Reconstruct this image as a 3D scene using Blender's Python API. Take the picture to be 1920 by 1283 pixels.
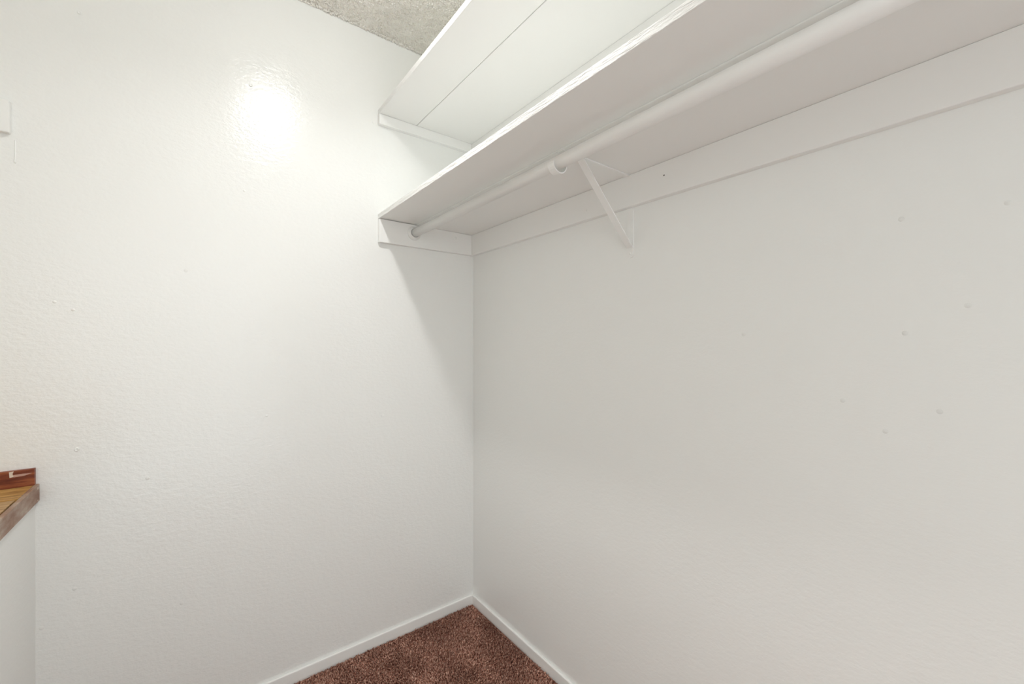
import bpy, bmesh, math, random
import numpy as np
from mathutils import Vector, Matrix, noise

scene = bpy.context.scene
for o in list(bpy.data.objects):
    bpy.data.objects.remove(o, do_unlink=True)
COL = scene.collection

# ------------------------------------------------------------------ camera
YAW = math.radians(37.37)
cam_data = bpy.data.cameras.new('camera')
cam_data.sensor_fit = 'HORIZONTAL'
cam_data.sensor_width = 36.0
cam_data.lens = 784.4 / 1920 * 36.0
cam_data.shift_y = 1.0 / 1920
cam_data.clip_start = 0.02
cam = bpy.data.objects.new('camera', cam_data)
cam.location = (-1.0335, -1.6505, 1.2)
cam.rotation_euler = (math.pi / 2, 0, -YAW)
COL.objects.link(cam)
scene.camera = cam

# ------------------------------------------------------------------ light
world = bpy.data.worlds.new('world')
scene.world = world
world.use_nodes = True
bgn = world.node_tree.nodes['Background']
bgn.inputs['Color'].default_value = (0.945, 0.985, 0.985, 1)      # soft fill light that enters by the added doorway
bgn.inputs['Strength'].default_value = 2.0
LAMP_STRENGTH = 420.0
LAMP_POS = (-0.735, -0.72, 2.335)

vs = scene.view_settings
vs.view_transform = 'Standard'
vs.look = 'None'
vs.gamma = 1.0
vs.use_curve_mapping = False
vs.exposure = 0.0
scene.cycles.max_bounces = 16
scene.cycles.diffuse_bounces = 12
scene.cycles.glossy_bounces = 4

# ------------------------------------------------------------------ materials
def new_mat(name, color, rough=0.4, spec=0.5):
    m = bpy.data.materials.new(name)
    m.use_nodes = True
    b = m.node_tree.nodes['Principled BSDF']
    b.inputs['Base Color'].default_value = (*color, 1)
    b.inputs['Roughness'].default_value = rough
    b.inputs['Specular IOR Level'].default_value = spec
    return m, m.node_tree, b

def add_noise(nt, scale, detail=2.0, rough=0.5, stretch=None):
    tc = nt.nodes.new('ShaderNodeTexCoord')
    n = nt.nodes.new('ShaderNodeTexNoise')
    n.inputs['Scale'].default_value = scale
    n.inputs['Detail'].default_value = detail
    n.inputs['Roughness'].default_value = rough
    if stretch:
        mp = nt.nodes.new('ShaderNodeMapping')
        mp.inputs['Scale'].default_value = stretch
        nt.links.new(tc.outputs['Object'], mp.inputs['Vector'])
        nt.links.new(mp.outputs['Vector'], n.inputs['Vector'])
    else:
        nt.links.new(tc.outputs['Object'], n.inputs['Vector'])
    return n

def add_bump(nt, b, layers):
    prev = None
    for sock, strength, dist in layers:
        bp = nt.nodes.new('ShaderNodeBump')
        bp.inputs['Strength'].default_value = strength
        bp.inputs['Distance'].default_value = dist
        nt.links.new(sock, bp.inputs['Height'])
        if prev is not None:
            nt.links.new(prev, bp.inputs['Normal'])
        prev = bp.outputs['Normal']
    nt.links.new(prev, b.inputs['Normal'])

def ramp(nt, sock, stops):
    r = nt.nodes.new('ShaderNodeValToRGB')
    e = r.color_ramp.elements
    while len(e) < len(stops):
        e.new(0.5)
    for el, (p, c) in zip(e, stops):
        el.position = p
        el.color = (*c, 1)
    nt.links.new(sock, r.inputs['Fac'])
    return r.outputs['Color']

WHITE = (0.874, 0.886, 0.873)

def wall_material(name, rough, fine, mid):
    m, nt, b = new_mat(name, WHITE, rough, 0.5)
    n1 = add_noise(nt, 60, 3, 0.55, (1.0, 1.0, 1.6))
    n2 = add_noise(nt, 190, 2, 0.5, (1.0, 1.0, 1.4))
    n3 = add_noise(nt, 7, 2, 0.5)
    add_bump(nt, b, [(n3.outputs['Fac'], 0.25, 0.004), (n1.outputs['Fac'], mid, 0.0018), (n2.outputs['Fac'], fine, 0.0006)])
    return m

M = {}
M['wall_gloss'] = wall_material('glossy_white_wall_paint', 0.17, 0.45, 0.62)
M['wall'] = wall_material('white_wall_paint', 0.38, 0.25, 0.25)
m, nt, b = new_mat('white_trim_paint', (0.880, 0.885, 0.872), 0.38, 0.5)
n1 = add_noise(nt, 35, 2, 0.5)
n2 = add_noise(nt, 160, 2, 0.5)
add_bump(nt, b, [(n1.outputs['Fac'], 0.12, 0.002), (n2.outputs['Fac'], 0.12, 0.0006)])
M['trim'] = m
m, nt, b = new_mat('rough_painted_board_edge', (0.880, 0.885, 0.872), 0.45, 0.5)
n1 = add_noise(nt, 60, 4, 0.6, (1, 0.28, 2.2))
n2 = add_noise(nt, 160, 3, 0.6, (1, 0.4, 1.4))
add_bump(nt, b, [(n1.outputs['Fac'], 0.9, 0.006), (n2.outputs['Fac'], 0.7, 0.002)])
M['edge'] = m
m, nt, b = new_mat('painted_rod', (0.880, 0.885, 0.872), 0.35, 0.5)
n1 = add_noise(nt, 120, 2, 0.5)
add_bump(nt, b, [(n1.outputs['Fac'], 0.2, 0.0008)])
M['rod'] = m
M['dark'] = new_mat('dark_nail_hole', (0.10, 0.095, 0.085), 0.8, 0.2)[0]
M['patch'] = new_mat('grey_filler_spot', (0.82, 0.83, 0.815), 0.5, 0.3)[0]
M['shade_gap'] = new_mat('dark_gap_filler', (0.20, 0.19, 0.17), 0.9, 0.1)[0]

m, nt, b = new_mat('popcorn_ceiling', (0.74, 0.69, 0.59), 0.95, 0.1)
n1 = add_noise(nt, 220, 3, 0.6)
c = ramp(nt, add_noise(nt, 12, 3, 0.6).outputs['Fac'], [(0.35, (0.94, 0.925, 0.88)), (0.65, (0.965, 0.955, 0.92))])
nt.links.new(c, b.inputs['Base Color'])
add_bump(nt, b, [(n1.outputs['Fac'], 0.5, 0.003)])
pit_shade = ramp(nt, add_noise(nt, 150, 3, 0.7).outputs['Fac'], [(0.34, (0.84, 0.82, 0.78)), (0.46, (1.0, 1.0, 1.0))])  # self-shadow between the lumps, put into the colour as darker specks
mx = nt.nodes.new('ShaderNodeMix')
mx.data_type = 'RGBA'
mx.blend_type = 'MULTIPLY'
mx.inputs['Factor'].default_value = 1.0
nt.links.new(c, mx.inputs['A'])
nt.links.new(pit_shade, mx.inputs['B'])
nt.links.new(mx.outputs['Result'], b.inputs['Base Color'])
M['ceiling'] = m

def carpet_material(name, pile):
    m, nt, b = new_mat(name, (0.3, 0.15, 0.11), 0.95, 0.1)
    n1 = add_noise(nt, 130, 2, 0.6)
    n2 = add_noise(nt, 6.5, 3, 0.6)
    c1 = ramp(nt, n1.outputs['Fac'], [(0.34, (0.20, 0.075, 0.052)), (0.5, (0.52, 0.27, 0.20)), (0.66, (0.84, 0.55, 0.44))])
    c2 = ramp(nt, n2.outputs['Fac'], [(0.40, (0.62, 0.58, 0.57)), (0.60, (1.0, 1.0, 1.0))])
    mx = nt.nodes.new('ShaderNodeMix')
    mx.data_type = 'RGBA'
    mx.blend_type = 'MULTIPLY'
    mx.inputs['Factor'].default_value = 1.0
    nt.links.new(c1, mx.inputs['A'])
    nt.links.new(c2, mx.inputs['B'])
    nt.links.new(mx.outputs['Result'], b.inputs['Base Color'])
    if not pile:
        add_bump(nt, b, [(n1.outputs['Fac'], 1.0, 0.01)])
    return m
M['carpet'] = carpet_material('brown_carpet_backing', False)
M['pile'] = carpet_material('brown_carpet_pile', True)

def wood_material(name, stops, stretch, rough=0.45, scale=9):
    m, nt, b = new_mat(name, stops[0][1], rough, 0.4)
    n1 = add_noise(nt, scale, 5, 0.62, stretch)
    c = ramp(nt, n1.outputs['Fac'], stops)
    nt.links.new(c, b.inputs['Base Color'])
    add_bump(nt, b, [(n1.outputs['Fac'], 0.25, 0.002)])
    return m
M['red_wood'] = wood_material('red_brown_stained_wood', [(0.32, (0.085, 0.016, 0.007)), (0.5, (0.20, 0.045, 0.017)), (0.68, (0.36, 0.115, 0.042))], (1.2, 6, 9))
M['plank_gold'] = wood_material('golden_wood', [(0.30, (0.20, 0.09, 0.022)), (0.48, (0.46, 0.25, 0.075)), (0.68, (0.70, 0.45, 0.17))], (1.3, 8, 8))
M['plank_tan'] = wood_material('tan_wood', [(0.30, (0.20, 0.105, 0.042)), (0.48, (0.42, 0.25, 0.105)), (0.68, (0.60, 0.41, 0.21))], (1.3, 8, 8))
M['worn_wood'] = wood_material('worn_brown_wood_with_pale_paint_smears', [(0.32, (0.21, 0.095, 0.055)), (0.46, (0.31, 0.19, 0.13)), (0.58, (0.38, 0.275, 0.21)), (0.70, (0.50, 0.43, 0.37))], (4, 1.3, 4.0), 0.5, 9)
M['chip'] = new_mat('chipped_pale_paint', (0.72, 0.62, 0.53), 0.5, 0.3)[0]
M['chip_pink'] = new_mat('thin_pink_white_paint', (0.52, 0.33, 0.27), 0.5, 0.3)[0]

def emitter(name, strength):
    m = bpy.data.materials.new(name)
    m.use_nodes = True
    nt = m.node_tree
    nt.nodes.clear()
    em = nt.nodes.new('ShaderNodeEmission')
    em.inputs['Color'].default_value = (0.985, 0.98, 0.965, 1)
    em.inputs['Strength'].default_value = strength
    out = nt.nodes.new('ShaderNodeOutputMaterial')
    nt.links.new(em.outputs['Emission'], out.inputs['Surface'])
    return m
M['bulb'] = emitter('lit_bulb_face', LAMP_STRENGTH)
M['glass_shade'] = emitter('glowing_opal_glass_shade', LAMP_STRENGTH * 0.057)
mm, nt, b = new_mat('brushed_metal', (0.72, 0.70, 0.66), 0.35, 0.5)
b.inputs['Metallic'].default_value = 0.9
M['metal'] = mm

# ------------------------------------------------------------------ helpers
def link(name, bm, mat, parent=None, smooth=False):
    me = bpy.data.meshes.new(name)
    bmesh.ops.recalc_face_normals(bm, faces=bm.faces)
    bm.to_mesh(me)
    bm.free()
    me.materials.append(mat)
    if smooth:
        for p in me.polygons:
            p.use_smooth = True
    o = bpy.data.objects.new(name, me)
    COL.objects.link(o)
    if parent is not None:
        o.parent = parent
        o.matrix_parent_inverse = Matrix.Translation(-Vector(parent.location))
    return o

def add_box(bm, lo, hi, bevel=0.0, seg=2):
    r = bmesh.ops.create_cube(bm, size=1.0)
    vs_ = r['verts']
    for v in vs_:
        v.co = Vector([lo[i] + (v.co[i] + 0.5) * (hi[i] - lo[i]) for i in range(3)])
    if bevel:
        es = list({e for v in vs_ for e in v.link_edges})
        bmesh.ops.bevel(bm, geom=es, offset=bevel, segments=seg, affect='EDGES', profile=0.6)

def box(name, lo, hi, mat, parent=None, bevel=0.0, seg=2):
    bm = bmesh.new()
    add_box(bm, lo, hi, bevel, seg)
    return link(name, bm, mat, parent)

def lathe(name, prof, centre, axis, mat, parent=None, seg=32):
    """prof: (radius, height along axis); axis is a unit Vector."""
    bm = bmesh.new()
    q = Vector((0, 0, 1)).rotation_difference(Vector(axis))
    rings = []
    for r, h in prof:
        ring = []
        if r < 1e-6:
            ring = [bm.verts.new(Vector(centre) + q @ Vector((0, 0, h)))]
        else:
            for k in range(seg):
                a = 2 * math.pi * k / seg
                ring.append(bm.verts.new(Vector(centre) + q @ Vector((r * math.cos(a), r * math.sin(a), h))))
        rings.append(ring)
    for A, B in zip(rings, rings[1:]):
        if len(A) == 1 and len(B) == 1:
            continue
        for k in range(seg):
            k2 = (k + 1) % seg
            if len(A) == 1:
                bm.faces.new((A[0], B[k], B[k2]))
            elif len(B) == 1:
                bm.faces.new((A[k], A[k2], B[0]))
            else:
                bm.faces.new((A[k], A[k2], B[k2], B[k]))
    return link(name, bm, mat, parent, smooth=True)

def sweep_strip(name, pts, half_w, thick, mat, parent):
    """flat strap: pts in the X-Z plane (x, z), strap half width along Y about y0 given as pts[2]."""
    bm = bmesh.new()
    n = len(pts)
    rows = []
    for i, (x, y, z) in enumerate(pts):
        a = Vector(pts[max(i - 1, 0)])
        c_ = Vector(pts[min(i + 1, n - 1)])
        t = (c_ - a).normalized()
        nn = Vector((-t.z, 0, t.x))
        p = Vector((x, y, z))
        row = []
        for sy, sn in ((-1, -1), (1, -1), (1, 1), (-1, 1)):
            row.append(bm.verts.new(p + Vector((0, sy * half_w, 0)) + nn * (sn * thick / 2)))
        rows.append(row)
    for A, B in zip(rows, rows[1:]):
        for k in range(4):
            k2 = (k + 1) % 4
            bm.faces.new((A[k], A[k2], B[k2], B[k]))
    bm.faces.new(rows[0])
    bm.faces.new(rows[-1][::-1])
    es = [e for e in bm.edges if len(e.link_faces) == 2]
    return link(name, bm, mat, parent)

def empty(name, loc):
    o = bpy.data.objects.new(name, None)
    o.location = loc
    o.empty_display_size = 0.05
    COL.objects.link(o)
    return o

def tag(o, label=None, cat=None, group=None, kind=None):
    if label: o['label'] = label
    if cat: o['category'] = cat
    if group: o['group'] = group
    if kind: o['kind'] = kind
    return o

# ------------------------------------------------------------------ the setting
XL, YB, H = -2.12, -2.55, 2.43         # far-left wall, wall behind the camera, ceiling height
FZ = -0.009                            # carpet backing; the pile tips reach z = 0

wall_left = tag(box('wall_left', (XL - 0.1, 0.0, -0.06), (0.0, 0.1, H + 0.03), M['wall_gloss']),
                'glossy white closet wall with the bright lamp reflection', 'wall', kind='structure')
wall_right = tag(box('wall_right', (0.0, YB - 0.1, -0.06), (0.1, 0.1, H + 0.03), M['wall']),
                 'smooth white wall under the long shelf and hanging rod', 'wall', kind='structure')
tag(box('wall_far', (XL - 0.1, YB - 0.1, -0.06), (XL, 0.0, H + 0.03), M['wall']),
    'white wall behind the wooden ledge', 'wall', kind='structure')
# wall behind the viewer with an unseen wide doorway, added to let in fill light
bm = bmesh.new()
add_box(bm, (XL, YB - 0.1, -0.06), (-1.95, YB, H + 0.03))
add_box(bm, (-0.47, YB - 0.1, -0.06), (0.0, YB, H + 0.03))
add_box(bm, (-1.95, YB - 0.1, 2.05), (-0.47, YB, H + 0.03))
tag(link('wall_back', bm, M['wall']), 'white wall with a wide doorway added to let in fill light', 'wall', kind='structure')
# low wall that carries the wooden ledge
LX = -1.357
tag(box('wall_low', (XL, -1.45, -0.06), (LX - 0.008, 0.0, 0.779), M['wall']),
    'low white wall below the wooden ledge', 'wall', kind='structure')

floor = tag(box('floor', (XL, YB - 0.1, -0.06), (0.0, 0.0, FZ), M['carpet']),
            'brown carpeted closet floor', 'floor', kind='structure')
ceiling = tag(box('ceiling', (XL, YB, H), (0.0, 0.0, H + 0.05), M['ceiling']),
              'beige popcorn textured ceiling', 'ceiling', kind='structure')

def baseboard(name, lo, hi, label):
    return tag(box(name, lo, hi, M['trim'], None, 0.0042, 3), label, 'baseboard', kind='structure')
BT, BH = 0.010, 0.037
baseboard('baseboard_left', (LX - 0.008, -BT, FZ), (0.0, 0.0, BH), 'thin white baseboard along the glossy left wall')
baseboard('baseboard_right', (-BT, YB, FZ), (0.0, -BT, BH), 'thin white baseboard along the right wall')

# carpet pile: tufts as one mesh
rng = np.random.default_rng(5)
def tuft_mesh(x0, x1, y0, y1, step):
    nx = int((x1 - x0) / step); ny = int((y1 - y0) / step)
    gx, gy = np.meshgrid(np.arange(nx), np.arange(ny), indexing='ij')
    cx = x0 + (gx.ravel() + 0.5 + rng.uniform(-0.45, 0.45, nx * ny)) * step
    cy = y0 + (gy.ravel() + 0.5 + rng.uniform(-0.45, 0.45, nx * ny)) * step
    n = nx * ny
    lowx = np.array([noise.noise((a * 5.0, b_ * 5.0, 0.3)) for a, b_ in zip(cx, cy)])
    lowy = np.array([noise.noise((a * 5.0, b_ * 5.0, 7.7)) for a, b_ in zip(cx, cy)])
    h = rng.uniform(0.0075, 0.0155, n)
    h *= np.where((cx > -BT - 0.009) | (cy > -BT - 0.009), 0.72, 1.0)
    r = rng.uniform(0.0022, 0.0036, n)
    lx = rng.normal(0, 0.0022, n) + lowx * 0.008
    ly = rng.normal(0, 0.0022, n) + lowy * 0.008
    a0 = rng.uniform(0, 2 * math.pi, n)
    V = np.zeros((n, 7, 3))
    for k in range(3):
        a = a0 + k * 2.0944
        V[:, k] = np.stack([cx + r * np.cos(a), cy + r * np.sin(a), np.full(n, FZ)], 1)
        a = a0 + 0.9 + k * 2.0944
        V[:, 3 + k] = np.stack([cx + lx * 0.45 + 1.1 * r * np.cos(a), cy + ly * 0.45 + 1.1 * r * np.sin(a), FZ + h * 0.62], 1)
    V[:, 6] = np.stack([cx + lx, cy + ly, FZ + h], 1)
    V[:, :, 0] = np.minimum(V[:, :, 0], -BT + 0.0005)
    V[:, :, 1] = np.minimum(V[:, :, 1], -BT + 0.0005)
    F = []
    for k in range(3):
        k2 = (k + 1) % 3
        F += [(k, k2, 3 + k2), (k, 3 + k2, 3 + k), (3 + k, 3 + k2, 6)]
    F = np.array(F)
    faces = (F[None] + (np.arange(n) * 7)[:, None, None]).reshape(-1, 3)
    return V.reshape(-1, 3), faces

def fast_mesh(name, V, F, mat):
    me = bpy.data.meshes.new(name)
    me.vertices.add(len(V)); me.vertices.foreach_set('co', V.astype(np.float32).ravel())
    me.loops.add(F.size); me.loops.foreach_set('vertex_index', F.astype(np.int32).ravel())
    me.polygons.add(len(F))
    me.polygons.foreach_set('loop_start', np.arange(0, F.size, 3, dtype=np.int32))
    me.update(calc_edges=True)
    me.materials.append(mat)
    o = bpy.data.objects.new(name, me)
    COL.objects.link(o)
    return o
V, F = tuft_mesh(LX, -BT, -1.15, -BT, 0.0056)
tag(fast_mesh('carpet_pile', V, F, M['pile']), 'short brown carpet pile covering the closet floor', 'carpet', kind='stuff')

# popcorn lumps on the ceiling: octahedral crumbs joined as one part
def popcorn(n, x0, x1, y0, y1, s0=0.0018, s1=0.0050):
    cx = rng.uniform(x0, x1, n); cy = rng.uniform(y0, y1, n)
    s = rng.uniform(s0, s1, n)
    a0 = rng.uniform(0, 6.28, n)
    V = np.zeros((n, 6, 3))
    for k in range(4):
        a = a0 + k * math.pi / 2
        rr = s * rng.uniform(0.7, 1.3, n)
        V[:, k] = np.stack([cx + rr * np.cos(a), cy + rr * np.sin(a), H - s * rng.uniform(0.1, 0.5, n)], 1)
    V[:, 4] = np.stack([cx + rng.normal(0, .0008, n), cy + rng.normal(0, .0008, n), H - s * rng.uniform(0.6, 1.35, n)], 1)
    V[:, 5] = np.stack([cx, cy, np.full(n, H + 0.001)], 1)
    V[:, :, 0] = np.minimum(V[:, :, 0], -0.0005)
    V[:, :, 1] = np.minimum(V[:, :, 1], -0.0005)
    F = []
    for k in range(4):
        k2 = (k + 1) % 4
        F += [(k2, k, 4), (k, k2, 5)]
    F = np.array(F)
    return V.reshape(-1, 3), (F[None] + (np.arange(n) * 6)[:, None, None]).reshape(-1, 3)
V, F = popcorn(46000, -1.5, 0.0, -1.0, 0.0)
V2, F2 = popcorn(1500, -1.5, 0.0, -0.012, 0.002, 0.003, 0.006)        # ragged edge along the wall
V2[:, 2] -= np.repeat(rng.uniform(0.0, 0.005, 1500), 6)
pc = fast_mesh('popcorn_texture', np.vstack([V, V2]), np.vstack([F, F2 + len(V)]), M['ceiling'])
pc['kind'] = 'stuff'
pc.parent = ceiling

# small marks on the painted walls
def on_left(x, z, kind):
    if kind == 'screw':
        lathe('screw_head', [(0.0055, 0), (0.0052, 0.0016), (0.0035, 0.0024), (0.0022, 0.0013), (0.0, 0.0010)], (x, 0.0, z), (0, -1, 0), M['wall'], wall_left, 14)
    elif kind == 'pimple':
        lathe('filled_nail_hole', [(0.0042, 0), (0.003, 0.0010), (0.0, 0.0015)], (x, 0.0, z), (0, -1, 0), M['wall'], wall_left, 12)
    else:
        lathe('filler_spot', [(0.0052, 0), (0.0046, 0.0003), (0.0, 0.0004)], (x, 0.0, z), (0, -1, 0), M['patch'], wall_left, 14)
for x, z, k in [(-1.288, 0.904, 'screw'), (-0.831, 0.949, 'pimple'), (-0.428, 0.908, 'screw'), (-0.896, 1.706, 'pimple'),
                (-0.878, 2.065, 'screw'), (-1.14, 0.795, 'spot'), (-1.282, 2.115, 'screw'), (-1.05, 1.424, 'spot'),
                (-0.465, 2.071, 'pimple'), (-1.33, 1.31, 'pimple'), (-1.292, 0.52, 'spot'), (-1.354, 0.437, 'spot'),
                (-1.06, 0.392, 'spot'), (-1.295, 1.29, 'pimple')]:
    on_left(x, z, k)
# paint drip under the short cleat
lathe('paint_drip', [(0.0, -0.060), (0.0018, -0.058), (0.0022, -0.054), (0.0010, -0.046), (0.0009, 0.0), (0.0, 0.001)], (-1.4005, -0.0004, 1.726), (0, 0, 1), M['wall'], wall_left, 8)
def on_right(y, z, r=0.0045):
    lathe('filler_spot', [(r, 0), (r * 0.9, 0.0003), (0.0, 0.0004)], (0.0, y, z), (-1, 0, 0), M['patch'], wall_right, 14)
for px, py in [(1690, 411), (1580, 751), (1697, 625), (1394, 627), (1890, 380), (1762, 772), (1815, 573), (1660, 809)]:
    u = (px - 960) / 784.4
    d = math.sin(YAW) + u * math.cos(YAW)
    t = 1.0335 / d
    on_right(-1.6505 + t * (math.cos(YAW) - u * math.sin(YAW)), 1.2 + t * (642.5 - py) / 784.4)

# ------------------------------------------------------------------ shelves, cleats, rod
SX = -0.446                      # shelf front edge
SEAM = -0.288
def shelf(zb, label, back_drop):
    e = tag(empty('closet_shelf', (SX / 2, YB / 2, zb)), label, 'shelf', 'white shelves along the right wall')
    th = 0.019
    fb = box('front_board', (SX + 0.002, YB + 0.001, zb), (SEAM - 0.0012, -0.0006, zb + th), M['trim'], e, 0.0012, 2)
    box('front_edge', (SX, YB + 0.001, zb + 0.0002), (SX + 0.004, -0.0006, zb + th), M['edge'], fb, 0.0012, 2)
    gap = 0.0012 if back_drop < 0.001 else -0.0010
    box('back_board', (SEAM + gap, YB + 0.001, zb - back_drop), (-0.0006, -0.0006, zb + th - 0.001), M['trim'], e, 0.0022, 2)
    return e
ZL, ZU = 1.693, 2.108
shelf(ZL, 'long white lower closet shelf above the hanging rod', 0.0022)
shelf(ZU, 'long white upper closet shelf with a gap between its two boards', 0.0003)
# dark joint seen between the boards of the upper shelf
CT = 0.019
def cleat(lo, hi, label, bevel=0.0025):
    return tag(box('shelf_cleat', lo, hi, M['trim'], None, bevel, 3), label, 'cleat', 'white wooden shelf cleats on the walls')
G = 0.0004
lc = cleat((SX - 0.001, -CT, 1.598), (-CT - G, 0.0, ZL - 0.0026), 'short white cleat holding the rod end under the lower shelf')
rc = cleat((-CT, YB, 1.598), (0.0, 0.0 - G, ZL - 0.0026), 'long white cleat under the lower shelf on the right wall')
cleat((SX - 0.001, -CT, 2.067), (-CT - G, 0.0, ZU - 0.0008), 'slim white cleat under the end of the upper shelf')
cleat((-CT, YB, 2.067), (0.0, 0.0 - G, ZU - 0.0008), 'long slim white cleat under the upper shelf on the right wall')
cleat((XL, -0.016, 1.738), (-1.407, 0.0, 1.822), 'white cleat at left edge with no shelf above the wooden ledge', 0.004)
# marks on the cleats
lathe('nail_hole', [(0.0022, 0), (0.0, 0.0004)], (-CT, -1.0, 1.653), (-1, 0, 0), M['dark'], rc, 10)
lathe('filler_spot', [(0.007, 0), (0.006, 0.0004), (0.0, 0.0005)], (-0.104, -CT, 1.664), (0, -1, 0), M['patch'], lc, 14)
lathe('nail_hole', [(0.003, 0), (0.002, 0.0006), (0.0, 0.0008)], (-CT, -0.72, 1.628), (-1, 0, 0), M['patch'], rc, 10)

# hanging rod with its end cup
RX, RZ, RR = -0.300, 1.654, 0.0168
rod = tag(empty('hanging_rod', (RX, YB / 2, RZ)), 'long round white hanging rod under the lower shelf', 'rod')
lathe('pole', [(0.0, 0.0), (RR, 0.0), (RR, 1.2), (RR, -YB - 2 * CT - 0.003), (0.0, -YB - 2 * CT - 0.003)], (RX, -CT - 0.003, RZ), (0, -1, 0), M['rod'], rod, 40)
for p in rod.children[0].data.polygons:
    if len(p.vertices) == 3:
        p.use_smooth = False
lathe('end_socket', [(RR + 0.0012, 0.004), (RR + 0.0012, 0.012), (RR + 0.0040, 0.0120), (RR + 0.0052, 0.004), (RR + 0.011, 0.0032), (RR + 0.012, 0.0005), (0.0, 0.0005)], (RX, -CT, RZ), (0, -1, 0), M['rod'], rod, 36)

# bracket: arm under the shelf, diagonal strut, hook that cradles the rod, foot plate on the wall
BY = -0.878
br = tag(empty('shelf_bracket', (0.0, BY, 1.45)), 'white metal shelf and rod bracket with diagonal strut and hook', 'bracket')
sweep_strip('arm', [(-CT, BY, ZL - 0.0042), (-0.150, BY, ZL - 0.0042), (-0.270, BY, ZL - 0.0042), (-0.288, BY, ZL - 0.0042)], 0.010, 0.003, M['rod'], br)
# strut: U channel from the arm to the wall
sb = Vector((-0.006, BY, 1.482)); st = Vector((-0.215, BY, ZL - 0.006))
strut = sweep_strip('strut', [tuple(sb + (st - sb) * k / 6) for k in range(7)], 0.0105, 0.003, M['rod'], br)
tdir = (st - sb).normalized()
nn = Vector((tdir.z, 0, -tdir.x))       # towards the wall and shelf corner
for sgn in (0,):
    bm = bmesh.new()
    y0 = BY + 0.002
    q = []
    for t_, w0, w1 in ((0.03, 0.0, 0.010), (0.97, 0.0, 0.010)):
        for w in (w0, w1):
            for yy in (y0 - 0.001, y0 + 0.001):
                p = sb + (st - sb) * t_ + nn * w
                q.append(bm.verts.new((p.x, yy, p.z)))
    for f in ((0, 1, 3, 2), (4, 5, 7, 6), (0, 1, 5, 4), (2, 3, 7, 6), (0, 2, 6, 4), (1, 3, 7, 5)):
        bm.faces.new([q[i] for i in f])
    link('strut_rib', bm, M['rod'], strut)
# hook: J-shaped strap around the rod
HR = RR + 0.0060
pts = [(-0.270, BY, ZL - 0.0075), (-0.274, BY, ZL - 0.018)]
HCX, HCZ = RX + 0.001, RZ - 0.0042
for k in range(0, 15):
    a = math.radians(15 - k * 14.2)
    pts.append((HCX + HR * math.cos(a), BY, HCZ + HR * math.sin(a)))
hook = sweep_strip('hook', pts, 0.0105, 0.0026, M['rod'], br)
# foot plate with rounded end, and its screw
bm = bmesh.new()
prof = [(-0.0105, 1.600), (-0.0105, 1.459)]
for k in range(0, 7):
    a = math.pi + k * math.pi / 6
    prof.append((0.0105 * math.cos(a), 1.459 + 0.0085 * math.sin(a)))
prof += [(0.0105, 1.459), (0.0105, 1.600)]
fr = [bm.verts.new((-0.0032, BY + a, z)) for a, z in prof]
bk = [bm.verts.new((0.0, BY + a, z)) for a, z in prof]
bm.faces.new(fr); bm.faces.new(bk[::-1])
for k in range(len(fr)):
    k2 = (k + 1) % len(fr)
    bm.faces.new((fr[k], fr[k2], bk[k2], bk[k]))
bmesh.ops.remove_doubles(bm, verts=bm.verts, dist=1e-5)
plate = link('wall_plate', bm, M['rod'], br)
lathe('screw', [(0.0040, 0), (0.0036, 0.0012), (0.0, 0.0018)], (-0.0032, BY, 1.464), (-1, 0, 0), M['rod'], br, 14)

# ------------------------------------------------------------------ wooden ledge on the low wall
ZT = 0.824
ledge = tag(empty('wooden_ledge', (-1.6, -0.7, 0.779)), 'worn brown wooden plank ledge on the low white wall', 'ledge')
bb = box('back_board', (XL, -0.013, ZT), (-1.364, 0.0, 0.868), M['red_wood'], ledge, 0.0012, 2)
ys = [-0.0005, -0.128, -0.251, -0.377, -0.498, -0.622, -0.748, -0.871, -0.995, -1.118, -1.240, -1.362, -1.45]
mats = [M['plank_gold'], M['plank_tan']]
for i, (a, b_) in enumerate(zip(ys, ys[1:])):
    box('plank', (XL, b_ + 0.0011, ZT - 0.02), (-1.3668 if i == 0 else -1.3720, a - 0.0004, ZT - (0.0 if i == 0 else 0.0022)), mats[i % 2], ledge, 0.0008, 1)
box('substrate', (XL, -1.45, 0.7795), (-1.3672, 0.0, ZT - 0.0205), M['dark'], ledge)
es_ = box('edge_strip', (-1.3665, -1.45, 0.779), (LX, -0.0006, ZT + 0.0004), M['worn_wood'], ledge, 0.0022, 3)
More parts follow.
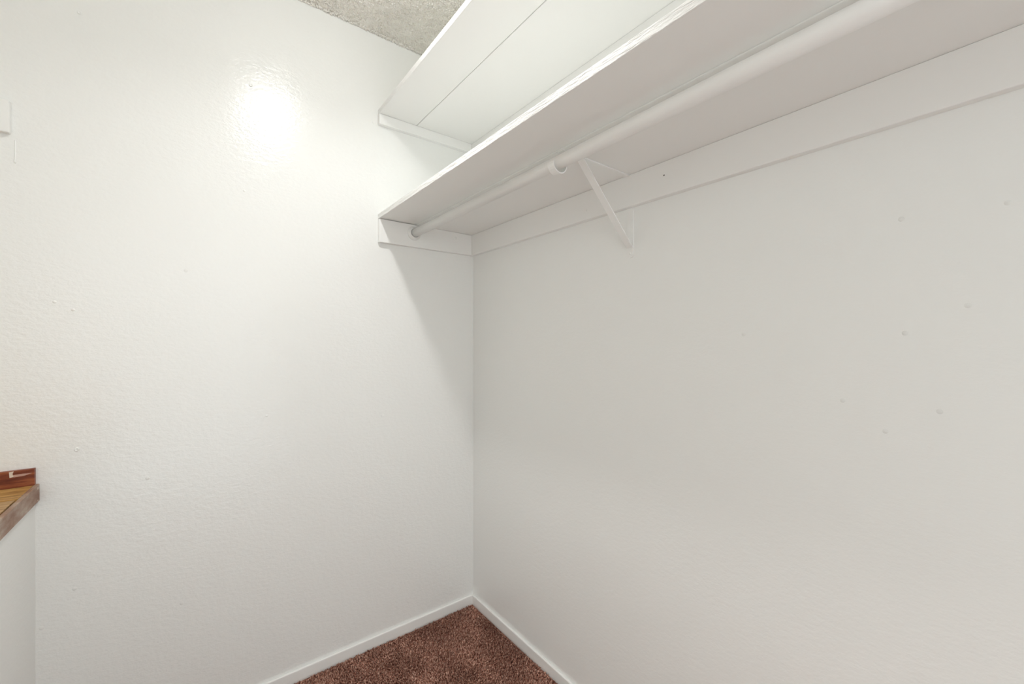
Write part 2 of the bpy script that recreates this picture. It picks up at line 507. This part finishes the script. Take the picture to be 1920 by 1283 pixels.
lathe('paint_spot', [(0.0035, 0.0), (0.002, 0.0006), (0.0, 0.0008)], (LX, -0.018, ZT - 0.008), (1, 0, 0), M['chip'], es_, 10)
lathe('paint_spot', [(0.0025, 0.0), (0.0015, 0.0006), (0.0, 0.0008)], (LX, -0.018, 0.784), (1, 0, 0), M['chip'], es_, 10)
# chipped paint on the back board
def chip(pts, mat):
    bm = bmesh.new()
    f_ = [bm.verts.new((x, -0.0136, z)) for x, z in pts]
    k_ = [bm.verts.new((x, -0.0128, z)) for x, z in pts]
    bm.faces.new(f_); bm.faces.new(k_[::-1])
    for k in range(len(f_)):
        k2 = (k + 1) % len(f_)
        bm.faces.new((f_[k], f_[k2], k_[k2], k_[k]))
    link('paint_chip', bm, mat, bb)
chip([(-1.408, 0.8665), (-1.400, 0.8675), (-1.402, 0.861), (-1.400, 0.853), (-1.407, 0.852)], M['chip'])
chip([(-1.401, 0.858), (-1.385, 0.8585), (-1.368, 0.8575), (-1.382, 0.853), (-1.400, 0.852)], M['chip_pink'])

# ------------------------------------------------------------------ ceiling lamp (above the frame)
lx, ly, lz = LAMP_POS
lamp = tag(empty('ceiling_lamp', (lx, ly, H)), 'round ceiling lamp with an opal glass shade lighting the closet', 'lamp')
lathe('base', [(0.0, 0.0), (0.062, 0.0), (0.062, -0.008), (0.045, -0.018), (0.036, -0.026), (0.0, -0.026)], (lx, ly, H), (0, 0, 1), M['metal'], lamp, 36)
z0 = lz - H
lathe('glass_shade', [(0.036, -0.026), (0.060, -0.034), (0.080, -0.055), (0.086, -0.075), (0.084, -0.088), (0.070, z0 + 0.0), (0.052, z0 - 0.024), (0.049, z0 - 0.024), (0.049, z0 + 0.006)], (lx, ly, H), (0, 0, 1), M['glass_shade'], lamp, 40)
lathe('bulb', [(0.0, z0 - 0.003), (0.02, z0 - 0.002), (0.036, z0), (0.046, z0 + 0.004), (0.0475, z0 + 0.008), (0.0, z0 + 0.011)], (lx, ly, H), (0, 0, 1), M['bulb'], lamp, 40)
